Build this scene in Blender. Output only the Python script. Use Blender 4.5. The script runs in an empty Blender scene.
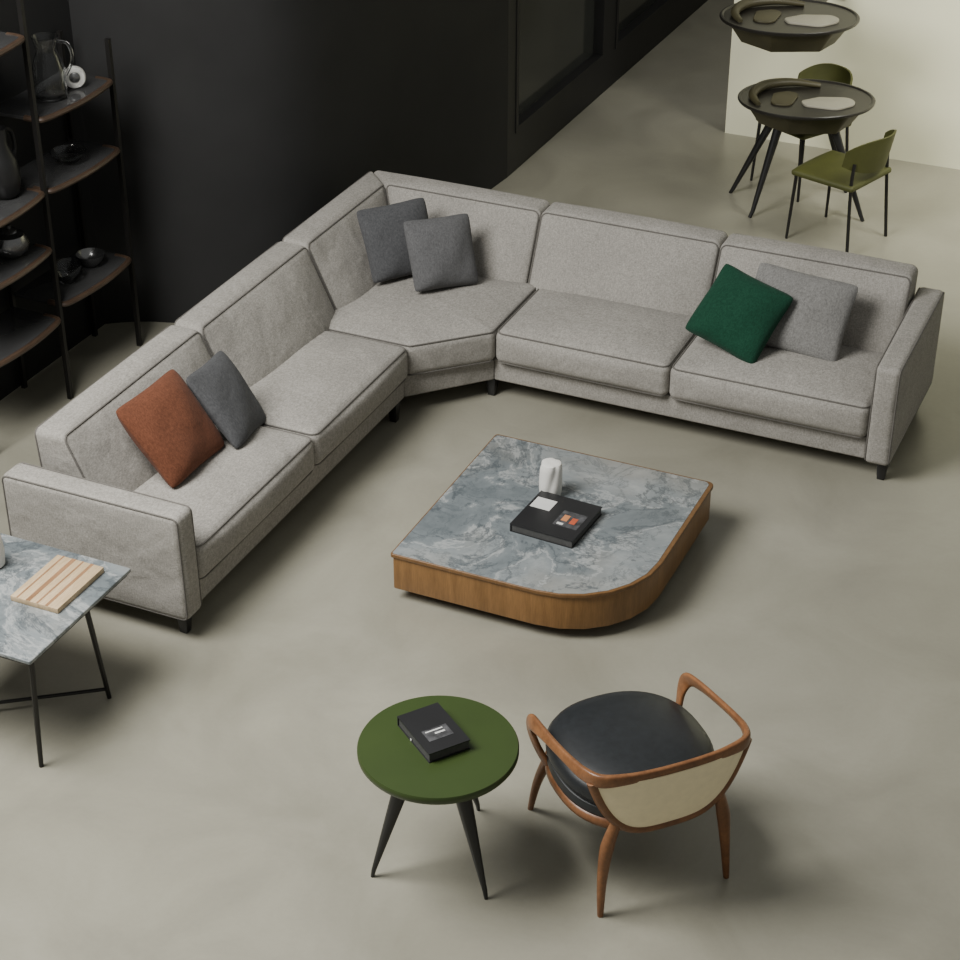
import bpy, math, random
from mathutils import Vector, Matrix
random.seed(4)
C = bpy.context.scene.collection
R = math.radians
V = Vector

# ------------------------------------------------------------------ materials
def mat(name, rough=0.6, metal=0.0, spec=0.5):
    m = bpy.data.materials.new(name); m.use_nodes = True
    nt = m.node_tree; b = nt.nodes['Principled BSDF']
    b.inputs['Roughness'].default_value = rough; b.inputs['Metallic'].default_value = metal
    b.inputs['Specular IOR Level'].default_value = spec
    return m, nt, b
def coords(nt, scale=(1,1,1), rot=(0,0,0)):
    tc = nt.nodes.new('ShaderNodeTexCoord'); mp = nt.nodes.new('ShaderNodeMapping')
    mp.inputs['Scale'].default_value = scale; mp.inputs['Rotation'].default_value = rot
    nt.links.new(tc.outputs['Object'], mp.inputs['Vector']); return mp.outputs['Vector']
def noise(nt, vec, scale, detail=4, rough=0.55, dist=0.0):
    n = nt.nodes.new('ShaderNodeTexNoise'); n.inputs['Scale'].default_value = scale
    n.inputs['Detail'].default_value = detail; n.inputs['Roughness'].default_value = rough
    n.inputs['Distortion'].default_value = dist
    nt.links.new(vec, n.inputs['Vector']); return n
def ramp(nt, fac, stops):
    r = nt.nodes.new('ShaderNodeValToRGB'); e = r.color_ramp.elements
    while len(e) < len(stops): e.new(0.5)
    for q, (p, c) in zip(e, stops): q.position = p; q.color = (*c, 1)
    nt.links.new(fac, r.inputs['Fac']); return r.outputs['Color']
def mix(nt, a, b, fac=0.5, mode='MIX'):
    n = nt.nodes.new('ShaderNodeMix'); n.data_type = 'RGBA'; n.blend_type = mode
    if isinstance(fac, (int, float)): n.inputs[0].default_value = fac
    else: nt.links.new(fac, n.inputs[0])
    for i, s in ((6, a), (7, b)):
        if isinstance(s, tuple): n.inputs[i].default_value = (*s, 1)
        else: nt.links.new(s, n.inputs[i])
    return n.outputs[2]
def bump(nt, b, h, strength=0.2, dist=0.01, before=None):
    n = nt.nodes.new('ShaderNodeBump'); n.inputs['Strength'].default_value = strength; n.inputs['Distance'].default_value = dist
    nt.links.new(h, n.inputs['Height']); nt.links.new(n.outputs['Normal'], b.inputs['Normal'])
    if before is not None: nt.links.new(before.outputs['Normal'], n.inputs['Normal'])
    return n
def plain(name, c, rough=0.5, metal=0.0, var=0.12, scale=6.0, spec=0.5):
    m, nt, b = mat(name, rough, metal, spec)
    n = noise(nt, coords(nt), scale)
    lo = tuple(x*(1-var) for x in c); hi = tuple(min(1, x*(1+var)) for x in c)
    nt.links.new(ramp(nt, n.outputs['Fac'], [(0.3, lo), (0.7, hi)]), b.inputs['Base Color'])
    return m
def fabric(name, lo, hi, scale=150, slack=0.0):
    m, nt, b = mat(name, 0.95, 0, 0.15)
    n1 = noise(nt, coords(nt, (1, 1, 1)), scale, 2, 0.6)
    n2 = noise(nt, coords(nt, (1, 1, 5)), scale*0.45, 2, 0.6)
    n3 = noise(nt, coords(nt), 2.5, 3)
    n4 = noise(nt, coords(nt, (3, 1, 1)), scale*0.4, 2, 0.6)
    c = ramp(nt, n1.outputs['Fac'], [(0.32, lo), (0.68, hi)])
    c2 = ramp(nt, n2.outputs['Fac'], [(0.35, lo), (0.65, hi)])
    c3 = ramp(nt, n4.outputs['Fac'], [(0.35, lo), (0.65, hi)])
    c = mix(nt, mix(nt, c, c2, 0.5), c3, 0.33)
    c = mix(nt, c, ramp(nt, n3.outputs['Fac'], [(0.3, (0.87,)*3), (0.7, (1, 1, 1))]), 1.0, 'MULTIPLY')
    nt.links.new(c, b.inputs['Base Color'])
    b.inputs['Sheen Weight'].default_value = 0.05
    first = None
    if slack:
        n5 = noise(nt, coords(nt), 5.5, 2, 0.5, 0.3)
        first = bump(nt, b, n5.outputs['Fac'], slack, 0.05)
    bump(nt, b, n1.outputs['Fac'], 0.3, 0.004, first)
    return m
def wood(name, lo, hi, axis=(1, 1, 1), rough=0.42, scale=14):
    m, nt, b = mat(name, rough)
    n = noise(nt, coords(nt, axis), scale, 5, 0.6, 0.6)
    n2 = noise(nt, coords(nt, tuple(a*4 for a in axis)), scale*2, 3, 0.6)
    c = ramp(nt, n.outputs['Fac'], [(0.3, lo), (0.7, hi)])
    c = mix(nt, c, ramp(nt, n2.outputs['Fac'], [(0.3, (0.75,)*3), (0.7, (1.0,)*3)]), 1.0, 'MULTIPLY')
    nt.links.new(c, b.inputs['Base Color']); return m
def marble(name):
    m, nt, b = mat(name, 0.34)
    v = coords(nt)
    n1 = noise(nt, v, 2.1, 10, 0.67, 0.45)
    n2 = noise(nt, v, 2.1, 8, 0.65, 0.5)
    n3 = noise(nt, v, 1.3, 5, 0.55, 0.3)
    n4 = noise(nt, v, 2.5, 9, 0.67, 0.45)
    n5 = noise(nt, v, 4.8, 8, 0.66, 0.5)
    c = ramp(nt, n1.outputs['Fac'], [(0.30, (0.088, 0.104, 0.112)), (0.44, (0.150, 0.171, 0.180)), (0.55, (0.208, 0.229, 0.235)), (0.71, (0.34, 0.355, 0.35))])
    warm = ramp(nt, n3.outputs['Fac'], [(0.50, (0, 0, 0)), (0.64, (0.45, 0.45, 0.45))])
    c = mix(nt, c, (0.255, 0.235, 0.195), warm)
    vein = ramp(nt, n2.outputs['Fac'], [(0.474, (0, 0, 0)), (0.495, (1, 1, 1)), (0.502, (1, 1, 1)), (0.524, (0, 0, 0))])
    c = mix(nt, c, (0.43, 0.44, 0.43), mix(nt, (0, 0, 0), vein, 0.5))
    for nn, amt in ((n4, .75), (n5, .45)):
        dark = ramp(nt, nn.outputs['Fac'], [(0.478, (0, 0, 0)), (0.498, (1, 1, 1)), (0.502, (1, 1, 1)), (0.522, (0, 0, 0))])
        c = mix(nt, c, (0.06, 0.072, 0.080), mix(nt, (0, 0, 0), dark, amt))
    nt.links.new(c, b.inputs['Base Color']); return m
def concrete(name):
    m, nt, b = mat(name, 0.4, 0, 0.45)
    v = coords(nt)
    n1 = noise(nt, v, 0.5, 4, 0.5, 0.4); n2 = noise(nt, v, 1.5, 7, 0.6, 0.7); n3 = noise(nt, v, 45, 3, 0.6)
    c = ramp(nt, n1.outputs['Fac'], [(0.3, (0.266, 0.255, 0.203)), (0.7, (0.327, 0.314, 0.255))])
    c = mix(nt, c, ramp(nt, n2.outputs['Fac'], [(0.28, (0.79, 0.788, 0.775)), (0.72, (1.07, 1.07, 1.06))]), 1.0, 'MULTIPLY')
    c = mix(nt, c, ramp(nt, n3.outputs['Fac'], [(0.3, (0.96,)*3), (0.7, (1.0,)*3)]), 1.0, 'MULTIPLY')
    nt.links.new(c, b.inputs['Base Color'])
    nt.links.new(ramp(nt, n2.outputs['Fac'], [(0.3, (0.28,)*3), (0.7, (0.42,)*3)]), b.inputs['Roughness'])
    return m
def glass(name, tint=(0.97, 0.98, 0.98)):
    m, nt, b = mat(name, 0.03)
    b.inputs['Base Color'].default_value = (*tint, 1)
    b.inputs['Transmission Weight'].default_value = 1.0
    b.inputs['IOR'].default_value = 1.38
    return m

M = dict(
 floor=concrete('polished_concrete'),
 darkwall=plain('charcoal_plaster', (0.0205, 0.0205, 0.0205), 0.8, var=0.12, scale=2, spec=0.3),
 whitewall=plain('cream_plaster', (0.71, 0.70, 0.515), 0.85, var=0.03, scale=1.2),
 farwall=plain('grey_plaster', (0.15, 0.14, 0.105), 0.85, var=0.06, scale=1.2),
 frame=plain('dark_window_frame', (0.011, 0.011, 0.011), 0.5),
 pane=plain('dark_reflecting_glass', (0.034, 0.036, 0.032), 0.12, var=0.2, scale=1.5),
 sofa=fabric('grey_woven_fabric', (0.20, 0.189, 0.169), (0.41, 0.39, 0.355), slack=0.35),
 piping=fabric('grey_piping', (0.105, 0.098, 0.088), (0.175, 0.165, 0.15)),
 charcoal=fabric('charcoal_felt', (0.050, 0.051, 0.054), (0.10, 0.102, 0.106), slack=0.3),
 midgrey=fabric('mid_grey_felt', (0.075, 0.075, 0.077), (0.14, 0.14, 0.143), slack=0.3),
 lightgrey=fabric('light_grey_weave', (0.125, 0.122, 0.116), (0.26, 0.255, 0.245), slack=0.3),
 rust=fabric('rust_weave', (0.094, 0.034, 0.018), (0.178, 0.066, 0.036), slack=0.3),
 green=fabric('bottle_green_weave', (0.006, 0.033, 0.018), (0.013, 0.065, 0.037), slack=0.3),
 black=plain('black_lacquer', (0.012, 0.012, 0.012), 0.4),
 blackmetal=plain('black_metal', (0.016, 0.015, 0.014), 0.45, 0.3),
 marble=marble('blue_grey_marble'),
 oak=wood('oak_veneer', (0.178, 0.088, 0.027), (0.270, 0.139, 0.047), (1, 1, 0.10), scale=26),
 oaklip=wood('dark_oak_lip', (0.135, 0.065, 0.020), (0.20, 0.10, 0.033), (1, 1, 0.3), scale=20),
 walnut=wood('brown_walnut', (0.150, 0.062, 0.024), (0.268, 0.117, 0.046), (1, 1, 1), 0.38, 12),
 shelfwood=wood('shelf_edge_wood', (0.045, 0.028, 0.018), (0.085, 0.052, 0.033), (1, 0.3, 1)),
 smoked=plain('smoked_shelf', (0.05, 0.05, 0.05), 0.08),
 white=plain('white_ceramic', (0.72, 0.71, 0.67), 0.45, var=0.04),
 paper=plain('dark_page_edges', (0.055, 0.055, 0.053), 0.7, var=0.2, scale=60),
 cover=plain('black_book_cover', (0.014, 0.014, 0.015), 0.35),
 print_white=plain('printed_white', (0.62, 0.62, 0.60), 0.5, var=0.05),
 print_grey=plain('printed_grey', (0.06, 0.06, 0.064), 0.45, var=0.6, scale=30),
 print_red=plain('printed_red', (0.45, 0.09, 0.04), 0.5),
 print_orange=plain('printed_orange', (0.55, 0.22, 0.09), 0.5),
 greentop=plain('moss_green_lacquer', (0.029, 0.050, 0.009), 0.42, var=0.1, scale=3),
 leather=plain('black_leather', (0.012, 0.014, 0.016), 0.42, var=0.2, scale=40),
 cream=plain('cream_upholstery', (0.90, 0.79, 0.53), 0.7, var=0.04, scale=30),
 lightwood=wood('light_maple', (0.50, 0.36, 0.20), (0.62, 0.47, 0.29), (6, 0.6, 1), 0.5, 8),
 brownwood=wood('brown_stripe', (0.25, 0.13, 0.06), (0.36, 0.20, 0.10), (6, 0.6, 1), 0.5, 8),
 glass=glass('clear_glass'),
 olive=plain('olive_upholstery', (0.064, 0.068, 0.014), 0.6, var=0.12, scale=10),
 darkolive=plain('dark_olive_shell', (0.050, 0.044, 0.021), 0.5, var=0.2),
 espresso=plain('dark_brown_lacquer', (0.016, 0.0145, 0.012), 0.35),
 tan=plain('tan_insert', (0.30, 0.285, 0.225), 0.5, var=0.06),
 silver=plain('dull_silver', (0.26, 0.26, 0.26), 0.25, 0.9),
)

# ------------------------------------------------------------------ geometry collector
class G:
    def __init__(s): s.v = []; s.f = []
    def add(s, vs, fs):
        o = len(s.v); s.v += [V(p) for p in vs]; s.f += [tuple(i+o for i in f) for f in fs]; return s
    def box(s, x0, x1, y0, y1, z0, z1, r=None):
        if r: return s.rbox((x0, x1, y0, y1, z0, z1), r, q=1)
        vs = [(x, y, z) for x in (x0, x1) for y in (y0, y1) for z in (z0, z1)]
        return s.add(vs, [(0, 1, 3, 2), (4, 6, 7, 5), (0, 4, 5, 1), (2, 3, 7, 6), (0, 2, 6, 4), (1, 5, 7, 3)])
    def rbox(s, ext, r, q=6, m=3, bulge=(0,)*6, hexa=None):
        """rounded box; ext = x0..z1; bulge = -x,+x,-y,+y,-z,+z ; hexa maps (sx,sy,sz) signs to corner points"""
        mp, half = hexmap(ext, hexa); a = half
        axs = []
        for h in a:
            rr = min(r, h*0.98)
            e = [h-rr+rr*math.tan(k*math.pi/4/m) for k in range(m, 0, -1)]
            inner = [(-1+2*i/q)*(h-rr) for i in range(q+1)]
            axs.append([-x for x in e]+inner+[x for x in reversed(e)])
        n = [len(x)-1 for x in axs]; idx = {}; vs = []; fs = []
        def vid(t):
            if t not in idx:
                p = [axs[k][t[k]] for k in range(3)]
                inn = [max(-(a[k]-min(r, a[k]*.98)), min(a[k]-min(r, a[k]*.98), p[k])) for k in range(3)]
                d = V([p[k]-inn[k] for k in range(3)]); d.normalize()
                c = [inn[k]+d[k]*min(r, a[k]*.98) for k in range(3)]
                # the bulge starts inside the rounded edge so the piping stays on the crest
                w = [1-min(1, abs(c[k])/max(1e-4, a[k]-r*.35))**3 for k in range(3)]
                for k in range(3):
                    o = [j for j in range(3) if j != k]
                    bb = bulge[2*k+(1 if c[k] > 0 else 0)]
                    c[k] += math.copysign(bb*w[o[0]]*w[o[1]]*abs(c[k])/a[k], c[k])
                idx[t] = len(vs); vs.append(mp(c))
            return idx[t]
        for k in range(3):
            i1, i2 = (k+1) % 3, (k+2) % 3
            for side in (0, n[k]):
                for i in range(n[i1]):
                    for j in range(n[i2]):
                        def t(ii, jj):
                            q_ = [0, 0, 0]; q_[k] = side; q_[i1] = ii; q_[i2] = jj; return tuple(q_)
                        f = [vid(t(i, j)), vid(t(i+1, j)), vid(t(i+1, j+1)), vid(t(i, j+1))]
                        fs.append(f if side else f[::-1])
        return s.add(vs, fs)
    def tube(s, pts, rad, n=8, closed=False, flat=1.0, up=None):
        pts = [V(p) for p in pts]; N = len(pts)
        rads = rad if isinstance(rad, (list, tuple)) else [rad]*N
        vs = []; fs = []; prev = None
        for i, p in enumerate(pts):
            if closed: d = pts[(i+1) % N]-pts[i-1]
            else: d = pts[min(i+1, N-1)]-pts[max(i-1, 0)]
            d.normalize()
            if prev is None:
                u = V(up) if up else (V((0, 0, 1)) if abs(d.z) < .9 else V((1, 0, 0)))
            else: u = prev
            u = (u-d*u.dot(d)); u.normalize(); prev = u; w = d.cross(u)
            for k in range(n):
                t = 2*math.pi*k/n
                vs.append(p+u*math.cos(t)*rads[i]*flat+w*math.sin(t)*rads[i])
        for i in range(N if closed else N-1):
            j = (i+1) % N
            for k in range(n):
                l = (k+1) % n; fs.append((i*n+k, i*n+l, j*n+l, j*n+k))
        if not closed:
            fs.append(tuple(range(n))[::-1]); fs.append(tuple((N-1)*n+k for k in range(n)))
        return s.add(vs, fs)
    def band(s, pts, normals, wide, thin, n=16, pw=.6):
        """swept flat bar: normals give the thin direction, wide/thin are half sizes per point"""
        pts = [V(p) for p in pts]; N = len(pts); vs = []; fs = []
        sg = lambda a: math.copysign(abs(a)**pw, a)
        for i, p in enumerate(pts):
            d = (pts[min(i+1, N-1)]-pts[max(i-1, 0)]).normalized()
            u = V(normals[i]); u = (u-d*u.dot(d)).normalized(); w = d.cross(u)
            for k in range(n):
                t = 2*math.pi*k/n
                vs.append(p+u*sg(math.cos(t))*thin[i]+w*sg(math.sin(t))*wide[i])
        for i in range(N-1):
            for k in range(n):
                l = (k+1) % n; fs.append((i*n+k, i*n+l, (i+1)*n+l, (i+1)*n+k))
        fs.append(tuple(range(n))[::-1]); fs.append(tuple((N-1)*n+k for k in range(n)))
        return s.add(vs, fs)
    def lathe(s, prof, c=(0, 0, 0), n=32, rf=None):
        vs = []; fs = []; m = len(prof)
        for r, z in prof:
            for k in range(n):
                t = 2*math.pi*k/n; rr = r*(rf(t, z) if rf else 1)
                vs.append((c[0]+rr*math.cos(t), c[1]+rr*math.sin(t), c[2]+z))
        for i in range(m-1):
            for k in range(n):
                l = (k+1) % n; fs.append((i*n+k, i*n+l, (i+1)*n+l, (i+1)*n+k))
        fs.append(tuple(range(n))[::-1]); fs.append(tuple((m-1)*n+k for k in range(n)))
        return s.add(vs, fs)
    def loft(s, poly, radii, z0, z1, r, dome=0.0, m=4, nd=8, maxin=None):
        rings = []
        for k in range(m+1):
            t = k/m*math.pi/2; rings.append((r*(1-math.sin(t)), z0+r*(1-math.cos(t))))
        for k in range(m+1):
            t = k/m*math.pi/2; rings.append((r*(1-math.cos(t)), z1-r*(1-math.sin(t))))
        if dome:
            for k in range(1, nd+1):
                u = k/nd; rings.append((r+u*(maxin-r), z1+dome*(1-(1-u)**2)))
        vs = []; fs = []; n = None
        for d, z in rings:
            pp = rpoly(poly, radii, d); n = len(pp)
            vs += [(p[0], p[1], z) for p in pp]
        for i in range(len(rings)-1):
            for k in range(n):
                l = (k+1) % n; fs.append((i*n+k, i*n+l, (i+1)*n+l, (i+1)*n+k))
        fs.append(tuple(range(n))[::-1]); b = (len(rings)-1)*n
        if dome:
            cx = sum(v[0] for v in vs[b:])/n; cy = sum(v[1] for v in vs[b:])/n
            vs.append((cx, cy, z1+dome))
            for k in range(n): fs.append((b+k, b+(k+1) % n, len(vs)-1))
        else: fs.append(tuple(b+k for k in range(n)))
        return s.add(vs, fs)
    def xf(s, mtx):
        s.v = [mtx @ p for p in s.v]; return s

def hexmap(ext, hexa):
    if hexa is None:
        x0, x1, y0, y1, z0, z1 = ext
        half = ((x1-x0)/2, (y1-y0)/2, (z1-z0)/2); c = V(((x0+x1)/2, (y0+y1)/2, (z0+z1)/2))
        return (lambda p: c+V(p)), half
    L = lambda a, b: (V(hexa[a])-V(hexa[b])).length
    half = ((L((1, -1, -1), (-1, -1, -1))+L((1, 1, 1), (-1, 1, 1)))/4, (L((-1, 1, -1), (-1, -1, -1))+L((1, 1, 1), (1, -1, 1)))/4,
            (L((-1, -1, 1), (-1, -1, -1))+L((1, 1, 1), (1, 1, -1)))/4)
    def mp(p):
        t = [p[k]/half[k] for k in range(3)]; o = V((0, 0, 0))
        for key, cn in hexa.items():
            w = 1
            for k in range(3): w *= (1+key[k]*t[k])/2
            o += V(cn)*w
        return o
    return mp, half
def piping(ext, r, axis, side, rad=0.0045, hexa=None):
    """closed cord running round one face of an rbox, on the crest of the rounded edge"""
    mp, a = hexmap(ext, hexa); k = r*0.2929-rad*0.5
    i1, i2 = [j for j in range(3) if j != axis]; pts = []
    A, B = a[i1]-k, a[i2]-k; rr = r*0.9
    for cx, cy, t0 in ((1, 1, 0), (-1, 1, 90), (-1, -1, 180), (1, -1, 270)):
        for q in range(5):
            t = R(t0+q*22.5); p = [0, 0, 0]
            p[axis] = side*(a[axis]-k); p[i1] = cx*(A-rr)+rr*math.cos(t); p[i2] = cy*(B-rr)+rr*math.sin(t)
            pts.append(mp(p))
    out = []
    for i in range(len(pts)):
        p, q = pts[i], pts[(i+1) % len(pts)]; out.append(p)
        if (q-p).length > 0.1: out += [p.lerp(q, j/6) for j in range(1, 6)]
    return G().tube(out, rad, 6, True)
def rpoly(poly, radii, inset, n=6):
    N = len(poly); P = []
    for i in range(N):
        a, b, c = V(poly[i-1]), V(poly[i]), V(poly[(i+1) % N])
        d1 = (b-a).normalized(); d2 = (c-b).normalized()
        n1 = V((-d1.y, d1.x)); n2 = V((-d2.y, d2.x))
        k = inset/max(0.05, 1+n1.dot(n2)); P.append(b+(n1+n2)*k)
    out = []
    for i in range(N):
        a, b, c = P[i-1], P[i], P[(i+1) % N]
        d1 = (b-a).normalized(); d2 = (c-b).normalized()
        turn = math.acos(max(-1, min(1, d1.dot(d2)))); rad = max(radii[i]-inset, 0.003)
        L = rad*math.tan(turn/2); s = b-d1*L; n1 = V((-d1.y, d1.x)); cen = s+n1*rad
        for k in range(n+1):
            t = turn*k/n; v = -n1
            out.append(cen+V((v.x*math.cos(t)-v.y*math.sin(t), v.x*math.sin(t)+v.y*math.cos(t)))*rad)
    return out
def catmull(pts, n=6, closed=False):
    pts = [V(p) for p in pts]; N = len(pts); out = []
    for i in range(N if closed else N-1):
        if closed: p0, p1, p2, p3 = pts[i-1], pts[i], pts[(i+1) % N], pts[(i+2) % N]
        else: p0, p1, p2, p3 = pts[max(i-1, 0)], pts[i], pts[i+1], pts[min(i+2, N-1)]
        for k in range(n):
            t = k/n
            out.append(.5*((2*p1)+(p2-p0)*t+(2*p0-5*p1+4*p2-p3)*t*t+(3*p1-p0-3*p2+p3)*t**3))
    if not closed: out.append(pts[-1])
    return out

ROOT = {}
I4 = Matrix.Identity(4)
def thing(name, label, cat, loc=(0, 0, 0), rotz=0, group=None):
    o = bpy.data.objects.new(name, None); C.objects.link(o); o.empty_display_size = .1
    o.location = loc; o.rotation_euler = (0, 0, rotz); o['label'] = label; o['category'] = cat
    if group: o['group'] = group
    ROOT[o.name] = Matrix.Translation(loc) @ Matrix.Rotation(rotz, 4, 'Z'); return o
def obj(name, g, m, parent=None, world=True, angle=40, label=None):
    if parent is not None:
        mt = ROOT.get(parent.name, I4)
        if world: g.xf(mt.inverted())
    me = bpy.data.meshes.new(name); me.from_pydata([tuple(p) for p in g.v], [], g.f); me.update()
    me.polygons.foreach_set('use_smooth', [True]*len(me.polygons))
    me.set_sharp_from_angle(angle=R(angle)); me.materials.append(M[m])
    o = bpy.data.objects.new(name, me); C.objects.link(o)
    if parent is not None: o.parent = parent; ROOT[o.name] = ROOT.get(parent.name, I4)
    if label: o['label'] = label
    return o
def single(name, g, m, label, cat, loc, rot=None, group=None, angle=40):
    """one-mesh thing, geometry given about its own origin"""
    o = obj(name, g, m, angle=angle); o.location = loc
    if rot is not None: o.rotation_euler = rot
    o['label'] = label; o['category'] = cat
    if group: o['group'] = group
    return o
def struct(name, g, m, parent=None):
    o = obj(name, g, m, parent)
    if parent is None: o['kind'] = 'structure'
    return o

# ------------------------------------------------------------------ the room
struct('floor', G().box(-7, 5, -1, 19, -0.1, 0), 'floor')
wc = [V((-6.05, 2)), V((-6.05, 5)), V((-6.05, 7.9))]+catmull([(-6.05, 8.15), (-5.85, 8.27), (-5.45, 8.42), (-5.10, 8.75), (-4.97, 9.3), (-4.90, 10.0), (-4.84, 10.6), (-4.80, 11.12)], 6)
vs = []; fs = []; n = len(wc)
for z in (0, 3.6): vs += [(p[0], p[1], z) for p in wc]
for z in (0, 3.6): vs += [(-6.3, p[1], z) for p in wc]
for i in range(n-1):
    fs += [(i, i+1, n+i+1, n+i), (2*n+i+1, 2*n+i, 3*n+i, 3*n+i+1), (n+i, n+i+1, 3*n+i+1, 3*n+i)]
fs += [(0, n, 3*n, 2*n), (n-1, 3*n-1, 4*n-1, 2*n-1)]
struct('wall_left', G().add(vs, fs), 'darkwall')
struct('wall_back', G().box(-3.71, 5, 12.52, 12.72, 0, 3.6), 'whitewall')
struct('wall_far', G().box(-7, 5, 18.6, 18.8, 0, 3.6), 'farwall')
wn = 0
for y0, y1 in ((11.12, 13.02), (13.02, 15.2), (15.2, 17.4)):
    wn += 1; g = G(); x0, x1 = -4.95, -4.80
    g.box(x0, x1, y0, y1, 0, 0.27); g.box(x0, x1, y0, y1, 3.0, 3.6)
    g.box(x0, x1, y0, y0+.13, .27, 3.0); g.box(x0, x1, y1-.11, y1, .27, 3.0)
    g.box(x0+.04, x1+.008, y0+.13, y0+.17, .27, 3.0); g.box(x0+.04, x1+.008, y1-.15, y1-.11, .27, 3.0); g.box(x0+.04, x1+.008, y0+.17, y1-.15, .27, .31)
    w = struct('window_%d' % wn, g, 'frame')
    struct('pane', G().box(-4.89, -4.87, y0+.13, y1-.11, .27, 3.0), 'pane', w)
struct('wall_partition', G().box(-4.95, -4.80, 17.4, 18.6, 0, 3.6), 'darkwall')

# ------------------------------------------------------------------ sofa
sofa = thing('corner_sofa', 'large grey woven corner sofa in two long runs with dark block legs', 'sofa', (-3.9, 8.2, 0))
XB, XL, YB, YS, XE, YR = -4.87, -3.955, 9.20, 5.67, -1.475, 8.225
XI = -1.605
for poly in ([(-4.82, 5.78), (XL-.03, 5.78), (XL-.03, 7.89), (-4.82, 7.89)],
             [(-4.82, 7.89), (XL-.03, 7.89), (-3.635, YR+.037), (-3.635, 9.16), (-4.82, 9.16)],
             [(-3.635, YR+.037), (XI, YR+.037), (XI, 9.16), (-3.635, 9.16)]):
    obj('base_frame', G().loft(poly, [.012]*len(poly), .11, .243, .012), 'sofa', sofa)
def arm_of(hexa, faces):
    a = obj('arm', G().rbox(None, .030, q=10, bulge=(.008, .008, .008, .008, 0, .003), hexa=hexa), 'sofa', sofa)
    for ax, sd in faces: obj('piping', piping(None, .030, ax, sd, rad=.004, hexa=hexa), 'piping', a)
HL = {}; HR = {}
for s1 in (-1, 1):
    for s2 in (-1, 1):
        z = .11 if s2 < 0 else .645
        HL[(-1, s1, s2)] = (XB, YS if s1 < 0 else 5.81, z)
        HL[(1, s1, s2)] = (-3.950 if s2 < 0 else -3.958, YS if s1 < 0 else 5.80, z)
        HR[(s1, 1, s2)] = (XI-.01 if s1 < 0 else XE, YB, z+(.02 if s2 > 0 else 0))
        HR[(s1, -1, s2)] = (XI if s1 < 0 else XE, YR-.005 if s2 < 0 else YR+.005, z+(.002 if s2 > 0 else 0))
arm_of(HL, ((1, -1), (1, 1))); arm_of(HR, ((0, -1), (0, 1)))
obj('back_frame', G().rbox((-4.828, -4.77, 5.95, YB, .11, .64), .015, q=4), 'sofa', sofa)
obj('back_frame', G().rbox((-4.785, XI-.03, 9.145, YB, .11, .66), .015, q=4), 'sofa', sofa)
def seat(ext, bl, r=.042):
    o = obj('seat_cushion', G().rbox(ext, r, q=12, m=4, bulge=bl), 'sofa', sofa)
    obj('piping', piping(ext, r, 2, 1), 'piping', o); obj('piping', piping(ext, r, 2, -1), 'piping', o)
seat((-4.53, XL+.007, 5.80, 6.865, .238, .428), (0, .02, 0, .002, 0, .042)); seat((-4.53, XL+.007, 6.868, 7.885, .238, .428), (0, .02, 0, .002, 0, .042))
seat((-3.615, -2.645, YR-.012, 8.86, .238, .428), (0, 0, .02, 0, 0, .042)); seat((-2.642, XI+.002, YR-.012, 8.86, .238, .428), (0, 0, .02, 0, 0, .042))
cp = [(-4.53, 7.888), (XL+.005, 7.888), (-3.618, YR-.01), (-3.618, 8.86), (-4.53, 8.86)]
cs = obj('seat_cushion', G().loft(cp, [.042]*5, .238, .428, .042, .036, maxin=.32), 'sofa', sofa)
for zz in (.248, .418):
    pp = rpoly(cp, [.042]*5, .0098); obj('piping', G().tube([(p.x, p.y, zz) for p in pp], .0045, 6, True), 'piping', cs)
ZT, ZB = .785, .30
def back_left(y0, y1, y1f_top=None, y1f_bot=None):
    y1f_top = y1f_top or y1; y1f_bot = y1f_bot or y1
    rear, ft, fb = -4.815, -4.655, -4.43
    H = {}
    for sy, yr, yt, yb_ in ((-1, y0, y0, y0), (1, y1, y1f_top, y1f_bot)):
        H[(-1, sy, -1)] = (-4.79, yr, ZB); H[(-1, sy, 1)] = (rear, yr, ZT); H[(1, sy, 1)] = (ft, yt, ZT-.002); H[(1, sy, -1)] = (fb, yb_, ZB)
    o = obj('back_cushion', G().rbox(None, .036, q=12, m=4, bulge=(0, .075, 0, 0, 0, .018), hexa=H), 'sofa', sofa)
    obj('piping', piping(None, .036, 0, 1, hexa=H), 'piping', o); obj('piping', piping(None, .036, 0, -1, hexa=H), 'piping', o)
def back_right(x0, x1, x0t=None, x0b=None):
    x0t = x0t or x0; x0b = x0b or x0
    rear, ft, fb = 9.18, 9.02, 8.765
    H = {}
    for sx, xr, xt, xb_ in ((-1, x0, x0t, x0b), (1, x1, x1, x1)):
        H[(sx, 1, -1)] = (xr, 9.15, ZB); H[(sx, 1, 1)] = (xr, rear, ZT); H[(sx, -1, 1)] = (xt, ft, ZT-.002); H[(sx, -1, -1)] = (xb_, fb, ZB)
    o = obj('back_cushion', G().rbox(None, .036, q=12, m=4, bulge=(0, 0, .075, 0, 0, .018), hexa=H), 'sofa', sofa)
    obj('piping', piping(None, .036, 1, 1, hexa=H), 'piping', o); obj('piping', piping(None, .036, 1, -1, hexa=H), 'piping', o)
back_left(5.865, 7.02); back_left(7.021, 8.10); back_left(8.101, 9.18, 9.02, 8.765)
back_right(-4.813, -3.69, -4.653, -4.428); back_right(-3.689, -2.655); back_right(-2.654, -1.622)
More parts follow.
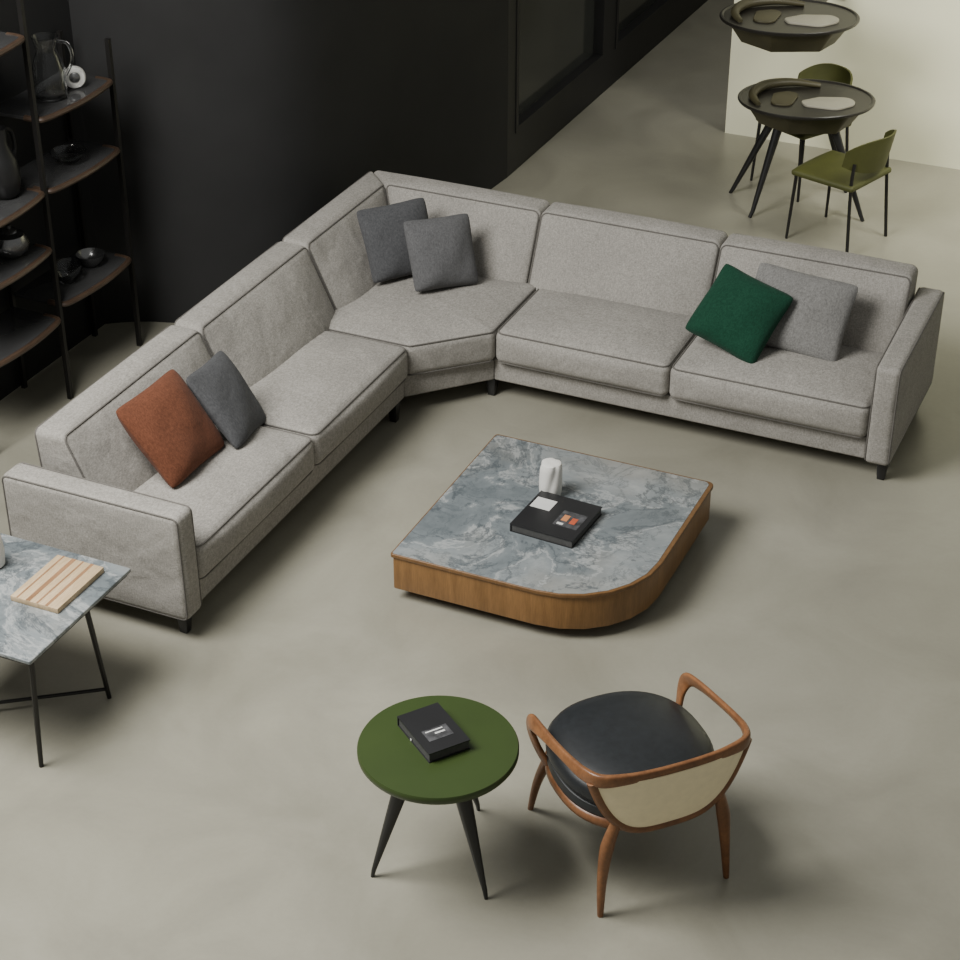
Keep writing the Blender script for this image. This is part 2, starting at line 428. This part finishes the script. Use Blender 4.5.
for x, y in ((-4.02, 5.745), (-4.81, 5.745), (-4.015, 7.82), (-3.66, YR+.075), (-1.52, YR+.075), (-1.545, 9.12), (-4.80, 9.12)):
    H = {(sx, sy, sz): (x+sx*(.028 if sz > 0 else .019), y+sy*(.028 if sz > 0 else .019), .112 if sz > 0 else 0) for sx in (-1, 1) for sy in (-1, 1) for sz in (-1, 1)}
    obj('leg', G().rbox(None, .004, q=1, m=1, hexa=H), 'black', sofa)

# ------------------------------------------------------------------ cushions
def pillow_geo(w, h, t, n=22):
    g = G(); vs = []; fs = []
    for s in (1, -1):
        for i in range(n+1):
            for j in range(n+1):
                u = -1+2*i/n; v = -1+2*j/n
                u2 = math.sin(u*math.pi/2)*.6+u*.4; v2 = math.sin(v*math.pi/2)*.6+v*.4
                pin = 1-.05*(1-v2*v2)*abs(u2)**3; pin2 = 1-.05*(1-u2*u2)*abs(v2)**3
                cr = 1-.055*abs(u2)**7*abs(v2)**7
                z = t/2*max(0, (1-u2**2))**.46*max(0, (1-v2**2))**.46*(1+.11*math.sin(3*u2+1.3*s)*math.sin(2.4*v2)+.05*math.sin(5*u2-4*v2)-.14*v2)
                vs.append((u2*w/2*pin*cr, v2*h/2*pin2*cr, s*(z+.003)+.010*math.sin(2.5*u2)*math.sin(2.1*v2)))
    b = (n+1)**2
    for i in range(n):
        for j in range(n):
            a = i*(n+1)+j; q = (a, a+n+1, a+n+2, a+1)
            fs.append(q); fs.append(tuple(b+k for k in q[::-1]))
    edge = [i*(n+1) for i in range(n+1)]+[n*(n+1)+j for j in range(1, n+1)]+[i*(n+1)+n for i in range(n-1, -1, -1)]+[j for j in range(n-1, 0, -1)]
    for a, c in zip(edge, edge[1:]+edge[:1]): fs.append((a, b+a, b+c, c)[::-1])
    return g.add(vs, fs)
def pillow(c, theta, tau, roll, w, h, t, m, label):
    th, ta, ro = R(theta), R(tau), R(roll)
    e1 = V((math.cos(th), math.sin(th), 0)); nh = V((math.sin(th), -math.cos(th), 0))
    e2 = -nh*math.cos(ta)+V((0, 0, 1))*math.sin(ta); n = nh*math.sin(ta)+V((0, 0, 1))*math.cos(ta)
    a = e1*math.cos(ro)+e2*math.sin(ro); b = e2*math.cos(ro)-e1*math.sin(ro)
    mt = Matrix((a, b, n)).transposed()
    return single('throw_pillow', pillow_geo(w, h, t), m, label, 'cushion', c, mt.to_euler(), angle=80)
pillow((-4.395, 6.33, .645), 88, 52, 0, .46, .45, .17, 'rust', 'rust orange square cushion leaning on the sofa back near its left arm')
pillow((-4.34, 6.73, .605), 105, 54, -10, .42, .42, .13, 'charcoal', 'charcoal square cushion tucked beside the rust orange cushion')
pillow((-4.36, 8.60, .655), 47, 60, 2, .41, .42, .14, 'charcoal', 'dark grey cushion in the sofa corner, the one partly hidden behind another')
pillow((-4.085, 8.57, .645), 49, 60, -3, .39, .40, .16, 'midgrey', 'dark grey cushion standing in front in the sofa corner, fully visible')
pillow((-2.385, 8.53, .64), 0, 48, -17, .43, .42, .17, 'green', 'bottle green square cushion tilted on the right run of the sofa')
pillow((-2.12, 8.675, .635), 0, 55, -4, .55, .43, .14, 'lightgrey', 'light grey cushion leaning behind the bottle green cushion near the right arm')

# ------------------------------------------------------------------ coffee table
ct = thing('coffee_table', 'low square coffee table with blue grey marble top and oak sides', 'table', (-2.72, 6.925, 0))
X0, X1, Y0, Y1 = -3.295, -2.155, 6.34, 7.52
def rect(d): return [(X0+d, Y0+d), (X1-d, Y0+d), (X1-d, Y1-d), (X0+d, Y1-d)]
obj('body', G().loft(rect(.007), [.012, .43, .03, .02], .06, .238, .004), 'oak', ct)
obj('top_lip', G().loft(rect(-.001), [.012, .436, .034, .02], .230, .250, .004), 'oaklip', ct, label='dark oak lip around the top')
obj('tabletop', G().loft([(X0+.006, Y0+.006), (X1-.020, Y0+.006), (X1-.020, Y1-.010), (X0+.006, Y1-.010)], [.01, .42, .03, .018], .243, .2515, .001), 'marble', ct)
obj('plinth', G().loft(rect(.10), [.02, .34, .05, .03], 0, .061, .003), 'black', ct)
def vase_rf(t, z):
    d = lambda a, w: math.exp(-(((t-a-z*5+math.pi) % (2*math.pi)-math.pi)/w)**2)
    return 1-.16*d(R(-85), .28)-.16*d(R(30), .28)-.16*d(R(150), .28)
single('vase', G().lathe([(.04, 0), (.050, .004), (.054, .03), (.055, .07), (.054, .11), (.054, .14), (.052, .16), (.047, .172), (.035, .177), (.012, .176), (.002, .175)], n=60, rf=vase_rf), 'white',
       'solid white twisted ceramic vase on the marble coffee table', 'vase', (-2.83, 7.10, .2515))
def book(loc, rot, w, h, t, label):
    b = thing('book', label, 'book', loc, R(rot))
    obj('cover', G().box(-w/2, w/2, -h/2, h/2, 0, .004).box(-w/2, w/2, -h/2, h/2, t-.004, t).box(-w/2, -w/2+.006, -h/2, h/2, .004, t-.004), 'cover', b, False)
    obj('pages', G().box(-w/2+.006, w/2-.004, -h/2+.004, h/2-.004, .004, t-.004), 'paper', b, False)
    return b
b1 = book((-2.71, 6.88, .2515), -3.5, .315, .325, .042, 'large black art book with white label and orange print on marble table')
T = .042
obj('cover_label', G().box(-.145, -.045, .015, .105, T, T+.001), 'print_white', b1, False, label='plain white square on the cover')
obj('cover_print', G().box(.015, .135, -.075, .055, T, T+.001), 'print_grey', b1, False)
obj('cover_print', G().box(.035, .065, -.03, .02, T+.001, T+.002), 'print_orange', b1, False, label='orange picture')
obj('cover_print', G().box(.08, .108, -.04, .01, T+.001, T+.002), 'print_red', b1, False, label='red picture')
obj('cover_text', G().box(.03, .06, -.065, -.05, T+.001, T+.002), 'print_white', b1, False)

# ------------------------------------------------------------------ round green table
gt = thing('side_table', 'round moss green side table on three tapered black legs', 'table', (-2.365, 4.885, 0))
obj('tabletop', G().lathe([(.27, .513), (.289, .516), (.296, .527), (.296, .543), (.292, .550)], n=72), 'greentop', gt, False)
for a, rr in ((86, .31), (226, .27), (333, .28)):
    d = V((math.cos(R(a)), math.sin(R(a)), 0))
    obj('leg', G().tube([d*rr, d*(rr-.006)+V((0, 0, .03)), d*.115+V((0, 0, .49)), d*.105+V((0, 0, .514))], [.007, .009, .037, .038], 12), 'black', gt, False)
obj('hub', G().lathe([(.12, .495), (.14, .50), (.14, .514)], n=32), 'black', gt, False)
b2 = book((-2.40, 4.92, .55), -36.5, .25, .17, .042, 'black paperback with small grey print lying on the green table')
obj('cover_print', G().box(.0, .065, -.05, .05, T, T+.001), 'print_grey', b2, False)
obj('cover_text', G().box(.01, .016, -.04, .03, T+.001, T+.0018).box(.028, .036, -.01, .03, T+.001, T+.0018), 'print_white', b2, False)
obj('bookmark', G().box(-.02, -.012, -.086, -.084, .004, .012), 'print_white', b2, False)

# ------------------------------------------------------------------ wooden armchair (local: +y forward)
ch = thing('armchair', 'wooden armchair with black leather seat and cream back beside green table', 'chair', (-1.758, 5.262, 0), R(47))
half = [V(p) for p in ((-.272, .135, .365), (-.298, .172, .43), (-.318, .190, .505), (-.328, .165, .562), (-.333, .08, .590), (-.334, -.05, .614), (-.331, -.18, .636), (-.320, -.27, .648), (-.285, -.335, .654), (-.20, -.364, .658), (-.10, -.377, .661), (0, -.380, .662))]
pts = half+[V((-p[0], p[1], p[2])) for p in reversed(half[:-1])]
rail = catmull(pts, 6); N = len(rail); nr = []; wd = []; thn = []
for i, p in enumerate(rail):
    sx = -1 if p.x < 0 else 1
    w_ = max(0, min(1, (-p.y-.20)/.155)); w_ = w_*w_*(3-2*w_)
    nr.append(V((sx*math.cos(w_*math.pi/2), -math.sin(w_*math.pi/2), .35*(1-w_))) if abs(p.x) > .05 else V((0, -1, 0)))
    s = min(i, N-1-i)/((N-1)/2)
    corner = math.exp(-((s-.70)/.13)**2)
    wd.append(.018+.010*corner+.012*math.exp(-((s-.26)/.14)**2)); thn.append(.010+.003*corner)
obj('arm_rail', G().band(rail, nr, wd, thn, n=20, pw=.6), 'walnut', ch, False)
def ring(rx, ry, z, n=48, cy=0): return [(rx*math.copysign(abs(math.cos(t))**.85, math.cos(t)), cy+ry*math.copysign(abs(math.sin(t))**.85, math.sin(t)), z) for t in [2*math.pi*k/n for k in range(n)]]
obj('seat_frame', G().tube(ring(.280, .292, .350), .021, 10, True, flat=1.2), 'walnut', ch, False)
def pad(rings):
    g = G(); vs = []; fs = []; n = 56
    for rr, z in rings: vs += ring(.290*rr, .296*rr, z, n)
    for i in range(len(rings)-1):
        for k in range(n): l = (k+1) % n; fs.append((i*n+k, i*n+l, (i+1)*n+l, (i+1)*n+k))
    fs.append(tuple(range(n))[::-1]); fs.append(tuple((len(rings)-1)*n+k for k in range(n)))
    return g.add(vs, fs)
obj('seat_base', pad([(.9, .362), (1.0, .370), (1.02, .39), (1.0, .412), (.96, .418)]), 'leather', ch, False)
obj('seat_cushion', pad([(.95, .417), (1.0, .422), (1.035, .445), (1.03, .470), (.985, .492), (.91, .507), (.75, .523), (.5, .535), (.22, .540), (.02, .541)]), 'leather', ch, False)
def backpt(x, s):            # s 0 at the lower edge, 1 at the rail
    k = abs(x)/.310
    zt = .650; yt = -.382+.075*k**3
    zb = .362+.278*k**3.6; yb = -.320+.014*k**2
    return V((x, yb+(yt-yb)*s, zb+(zt-zb)*s))
for sx in (-1, 1):
    e = backpt(sx*.205, 0)
    L1 = catmull([(sx*.262, -.325, 0), (sx*.253, -.310, .16), (sx*.236, -.306, .31), (e.x, e.y, e.z+.004)], 8)
    K = len(L1)-1
    obj('leg', G().tube(L1, [.011+.015*min(1, i/(K*.66))-.007*max(0, i/K-.66)/.34 for i in range(K+1)], 14), 'walnut', ch, False)
    L2 = catmull([(sx*.258, .31, 0), (sx*.250, .262, .18), (sx*.232, .185, .365)], 8); K2 = len(L2)-1
    obj('leg', G().tube(L2, [.011+.013*min(1, i/(K2*.9)) for i in range(K2+1)], 14), 'walnut', ch, False)
g = G(); n, m = 36, 6; vs = []; fs = []
for off in (-.010, .010):
    for i in range(n+1):
        for j in range(m+1):
            p = backpt(-.296+.592*i/n, j/m); p.y += off+(-.012 if off < 0 else .0)*math.sin(math.pi*j/m)*(1-(abs(2*i/n-1))**4); vs.append(p)
b = (n+1)*(m+1)
for i in range(n):
    for j in range(m):
        a = i*(m+1)+j; q = (a, a+m+1, a+m+2, a+1); fs += [q, tuple(b+k for k in q[::-1])]
ed = [i*(m+1) for i in range(n+1)]+[n*(m+1)+j for j in range(1, m+1)]+[i*(m+1)+m for i in range(n-1, -1, -1)]+list(range(m-1, 0, -1))
for a, c in zip(ed, ed[1:]+ed[:1]): fs.append((a, b+a, b+c, c)[::-1])
obj('back_panel', g.add(vs, fs), 'cream', ch, False)
fr = [backpt(.309*math.copysign(1-(1-abs(u))**1.5, u), 0) for u in [-1+2*i/56 for i in range(57)]]
obj('back_frame', G().tube(fr, .0205, 12, flat=.95), 'walnut', ch, False)

# ------------------------------------------------------------------ marble side table at the left
st = thing('side_table', 'rectangular marble topped side table on thin black legs by sofa arm', 'table', (-4.37, 5.04, 0))
obj('tabletop', G().loft([(-4.74, 4.69), (-4.02, 4.69), (-4.02, 5.40), (-4.74, 5.40)], [.01]*4, .532, .55, .004), 'marble', st)
obj('top_frame', G().loft([(-4.73, 4.70), (-4.03, 4.70), (-4.03, 5.39), (-4.73, 5.39)], [.01]*4, .518, .533, .003), 'blackmetal', st)
for a, t in (((-4.06, 4.71), (-4.04, 4.72)), ((-4.06, 5.20), (-4.04, 5.10)), ((-4.70, 4.71), (-4.72, 4.72)), ((-4.70, 5.20), (-4.72, 5.10))):
    obj('leg', G().tube([(*a, 0), (*t, .52)], [.010, .012], 8), 'blackmetal', st)
obj('stretcher', G().tube([(-4.058, 5.19, .055), (-4.702, 4.72, .055)], .008, 8), 'blackmetal', st)
tr = thing('wooden_board', 'pale striped wooden board lying on the left marble side table', 'board', (-4.22, 5.165, .55))
obj('base_panel', G().rbox((-4.335, -4.105, 5.0, 5.33, .55, .575), .003, q=1, m=1), 'lightwood', tr)
for x, hw in ((-4.302, .004), (-4.25, .010), (-4.205, .004), (-4.16, .007)):
    obj('stripe', G().box(x-hw, x+hw, 5.001, 5.329, .575, .5758), 'brownwood', tr)
single('vase', G().lathe([(.04, 0), (.055, .01), (.06, .07), (.052, .15), (.04, .19), (.035, .185), (.045, .1), (.001, .02)], n=32), 'white',
       'plain white vase on the left marble side table, cut by the photo edge', 'vase', (-4.56, 5.18, .55))

# ------------------------------------------------------------------ shelving
sh = thing('shelving_unit', 'tall black metal shelving with brown edged shelves against dark wall', 'shelf', (-5.87, 7.32, 0))
for y, zt in ((8.0, 1.79), (7.32, 2.35), (6.64, 2.35)):
    for x in (-5.72, -6.02): obj('post', G().box(x-.012, x+.012, y-.012, y+.012, 0, zt), 'blackmetal', sh)
def shelf(y0, y1, z):
    pts = [(-6.02, y0), (-5.74, y0), (-5.70, y0+.05), (-5.675, (y0+y1)/2), (-5.70, y1-.05), (-5.74, y1), (-6.02, y1)]
    s_ = obj('shelf', G().loft(pts, [.004]*7, z-.018, z, .003), 'smoked', sh)
    edge = catmull([(-5.80, y0+.012, z-.009), (-5.735, y0+.014, z-.009), (-5.692, y0+.06, z-.009), (-5.668, (y0+y1)/2, z-.009), (-5.692, y1-.06, z-.009), (-5.735, y1-.014, z-.009), (-5.80, y1-.012, z-.009)], 6)
    obj('shelf_edge', G().tube(edge, .017, 8, flat=.9), 'shelfwood', s_)
for z in (1.58, 1.20, .56): shelf(7.335, 7.985, z)
for z in (2.02, 1.21, .90, .50): shelf(6.655, 7.305, z)
jug = thing('glass_jug', 'tall clear glass jug on the top shelf beside the round white ornament', 'jug', (-5.83, 7.62, 1.582), R(40))
obj('body', G().lathe([(.07, 0), (.082, .01), (.085, .15), (.065, .21), (.05, .25), (.068, .32), (.065, .32), (.047, .25), (.062, .21), (.081, .15), (.078, .012), (.001, .01)], n=32), 'glass', jug, False)
obj('handle', G().tube(catmull([(.055, 0, .29), (.11, 0, .27), (.125, 0, .19), (.085, 0, .11)], 6), .008, 8), 'glass', jug, False)
rg = thing('ring_ornament', 'small round white ring ornament on the top shelf beside the glass jug', 'ornament', (-5.80, 7.79, 1.582), R(-55))
def disc(prof): return G().lathe(prof, n=36).xf(Matrix.Translation((0, 0, .057)) @ Matrix.Rotation(R(90), 4, 'Y'))
obj('ring', disc([(.03, -.02), (.052, -.02), (.057, -.012), (.057, .012), (.052, .02), (.034, .02), (.03, .01)]), 'white', rg, False)
obj('centre', disc([(.028, .008), (.028, .014), (.012, .022), (.006, .022)]), 'silver', rg, False)
def bowl(r, h): return G().lathe([(r*.45, 0), (r*.5, .005), (r*.85, h*.5), (r, h), (r*.95, h), (r*.8, h*.52), (r*.4, .012), (.001, .01)], n=32)
single('glass_bowl', bowl(.095, .06), 'glass', 'wide clear glass bowl on the middle shelf of the right bay', 'bowl', (-5.83, 7.70, 1.202))
single('bowl', bowl(.08, .07), 'silver', 'silver grey bowl on the lowest shelf of the right bay, nearer the wall corner', 'bowl', (-5.84, 7.80, .562))
single('glass_bowl', bowl(.085, .10), 'glass', 'clear glass bowl on the lowest shelf beside the silver grey bowl', 'bowl', (-5.84, 7.58, .562))
jb = thing('black_jug', 'tall matte black jug on the left bay of the shelving', 'jug', (-5.84, 7.17, 1.212))
obj('body', G().lathe([(.05, 0), (.07, .02), (.085, .10), (.075, .20), (.04, .28), (.045, .36), (.04, .36), (.03, .28)], n=32), 'black', jb, False)
obj('handle', G().tube(catmull([(.0, .045, .34), (.0, .10, .31), (.0, .115, .22), (.0, .075, .14)], 6), .01, 8), 'black', jb, False)
tp = thing('teapot', 'dull silver teapot on the third shelf of the left bay', 'teapot', (-5.83, 7.14, .902))
obj('body', G().lathe([(.05, 0), (.085, .03), (.095, .07), (.075, .115), (.04, .13)], n=32), 'silver', tp, False)
obj('lid', G().lathe([(.042, .13), (.03, .145), (.01, .15), (.014, .165), (.005, .172)], n=24), 'silver', tp, False)
obj('spout', G().tube(catmull([(.0, -.08, .05), (.0, -.13, .09), (.0, -.15, .13)], 5), .012, 8), 'silver', tp, False)

# ------------------------------------------------------------------ far oval dark table and matching wall piece (local x runs along the long axis)
def oval(rings, sx=1.0, sy=1.0, n=56, shift=0):
    g = G(); vs = []; fs = []
    for r, z in rings: vs += [(sx*r*math.cos(2*math.pi*k/n)+shift, sy*r*math.sin(2*math.pi*k/n), z) for k in range(n)]
    for i in range(len(rings)-1):
        for k in range(n): l = (k+1) % n; fs.append((i*n+k, i*n+l, (i+1)*n+l, (i+1)*n+k))
    fs.append(tuple(range(n))[::-1]); fs.append(tuple((len(rings)-1)*n+k for k in range(n)))
    return g.add(vs, fs)
def tub(root, z):
    und = [(-.40, -.01), (-.17, -.29), (.22, -.28), (.40, -.03), (.25, .25), (-.25, .25)]
    g = G(); vs = []; fs = []
    for d, zz in ((.10, z-.165), (.09, z-.17), (.0, z-.035), (-.005, z-.022)):
        pp = rpoly(und, [.07]*6, d); vs += [(p.x, p.y, zz) for p in pp]; k_ = len(pp)
    for i in range(3):
        for k in range(k_): l = (k+1) % k_; fs.append((i*k_+k, i*k_+l, (i+1)*k_+l, (i+1)*k_+k))
    fs.append(tuple(range(k_))[::-1]); fs.append(tuple(3*k_+k for k in range(k_)))
    obj('underside', g.add(vs, fs), 'darkolive', root, False, angle=20)
    obj('top', oval([(.37, z-.026), (.398, z-.022), (.403, z-.014), (.403, z-.004), (.399, z), (.388, z), (.380, z-.008), (.01, z-.008)], 1.08, .88), 'espresso', root, False)
    ins = [(-.03, -.15), (.16, -.22), (.31, -.12), (.27, -.01), (.08, .0), (-.05, -.07)]
    obj('insert', G().loft(ins, [.04, .08, .08, .07, .05, .04], z-.009, z+.006, .004), 'tan', root, False)
    arc = catmull([(-.32, -.12, z), (-.34, .02, z+.015), (-.25, .16, z+.024), (-.07, .225, z+.022), (.12, .205, z+.006)], 6)
    obj('raised_edge', G().tube(arc, [.016+.018*math.sin(math.pi*i/(len(arc)-1)) for i in range(len(arc))], 10, flat=.9), 'darkolive', root, False)
    obj('dish', G().loft([(-.25, -.12), (-.12, -.15), (-.04, .05), (-.08, .12), (-.20, .08)], [.06]*5, z-.009, z+.004, .004), 'darkolive', root, False)
ot = thing('oval_table', 'dark oval table with raised rim on splayed legs by the cream wall', 'table', (-2.87, 11.44, 0), R(24))
tub(ot, .75)
for a, rr in ((150, .47), (208, .37), (330, .46), (34, .44)):
    d = V((math.cos(R(a)), math.sin(R(a)), 0))
    obj('leg', G().tube([d*rr, d*(rr-.02)+V((0, 0, .04)), d*.20+V((0, 0, .59))], [.012, .014, .03], 10), 'black', ot, False)
wt = thing('wall_shelf', 'dark oval shelf bracketed to the cream wall above the oval table', 'shelf', (-3.02, 11.42, 0), R(24))
tub(wt, 1.27)
br = Matrix.Rotation(R(-24), 4, 'Z')
obj('bracket', G().box(-.05, .05, .24, 1.10, 1.16, 1.21).box(-.10, .10, 1.08, 1.10, 1.08, 1.30).xf(br), 'black', wt, False)

# ------------------------------------------------------------------ olive chairs
oc = thing('dining_chair', 'olive green chair with thin dark legs in front of the oval table', 'chair', (-2.51, 11.08, 0), R(72), 'olive chairs at the oval table')
obj('seat', G().rbox((-.23, .23, -.22, .23, .425, .465), .018, q=6, bulge=(0, 0, 0, .02, 0, -.012)), 'olive', oc, False)
g = G(); vs = []; fs = []; n, m = 26, 6
for off in (0, .014):
    for i in range(n+1):
        for j in range(m+1):
            s = j/m; k = i/n*2-1; t = k*R(62)
            rr = .25+off
            x = rr*math.sin(t); y = -.015-rr*math.cos(t)*.93-.05*s*(1-.6*k*k)
            vs.append((x, y, .52+.06*k*k+s*(.235-.14*abs(k)**2.5)))
b = (n+1)*(m+1)
for i in range(n):
    for j in range(m):
        a = i*(m+1)+j; q = (a, a+m+1, a+m+2, a+1); fs += [q[::-1], tuple(b+k for k in q)]
ed = [i*(m+1) for i in range(n+1)]+[n*(m+1)+j for j in range(1, m+1)]+[i*(m+1)+m for i in range(n-1, -1, -1)]+list(range(m-1, 0, -1))
for a, c in zip(ed, ed[1:]+ed[:1]): fs.append((a, b+a, b+c, c))
obj('backrest', g.add(vs, fs), 'olive', oc, False)
for sx in (-1, 1):
    obj('leg', G().tube([(sx*.225, .22, 0), (sx*.205, .20, .43)], [.009, .012], 8), 'blackmetal', oc, False)
    obj('leg', G().tube(catmull([(sx*.225, -.23, 0), (sx*.205, -.195, .44), (sx*.19, -.195, .60)], 5), .011, 8), 'blackmetal', oc, False)
def dup(root, loc, rz, label):
    r = root.copy(); C.objects.link(r); r.location = loc; r.rotation_euler = (0, 0, rz); r['label'] = label
    for c in list(root.children):
        k = c.copy(); C.objects.link(k); k.parent = r
    return r
dup(oc, (-2.97, 11.83, 0), R(150), 'olive green chair behind the oval table, against the cream wall')

# ------------------------------------------------------------------ light and camera
def area(name, loc, target, sx, sy, energy, col, spread=180):
    l = bpy.data.lights.new(name, 'AREA'); l.shape = 'RECTANGLE'; l.size = sx; l.size_y = sy; l.energy = energy; l.color = col; l.spread = R(spread)
    o = bpy.data.objects.new(name, l); C.objects.link(o); o.location = loc
    o.rotation_euler = (V(target)-V(loc)).to_track_quat('-Z', 'Y').to_euler(); return o
area('key_light', (-5.4, 3.7, 5.1), (-3.3, 5.5, 0), 2.6, 3.6, 745, (1.0, 0.985, 0.95))
area('back_light', (-0.6, 10.6, 3.2), (-1.6, 12.5, 0.8), 1.4, 1.4, 58, (1.0, 0.98, 0.88), 100)
area('far_light', (-3.2, 15.0, 5.2), (-3.2, 14.6, 0), 1.5, 3, 22, (1.0, 0.97, 0.86))  # added soft fill, lifts the dim floor beyond the cream wall
w = bpy.data.worlds.new('World'); bpy.context.scene.world = w; w.use_nodes = True
bg = w.node_tree.nodes['Background']; bg.inputs['Color'].default_value = (0.99, 1.0, 0.965, 1); bg.inputs['Strength'].default_value = 0.25

cam = bpy.data.cameras.new('camera'); cam.sensor_width = 36; cam.lens = 1906.5/960*36
co = bpy.data.objects.new('camera', cam); C.objects.link(co)
co.location = (0, 0, 5); co.rotation_euler = (R(90-31.449), 0, R(24.221)); cam.clip_end = 100
bpy.context.scene.camera = co
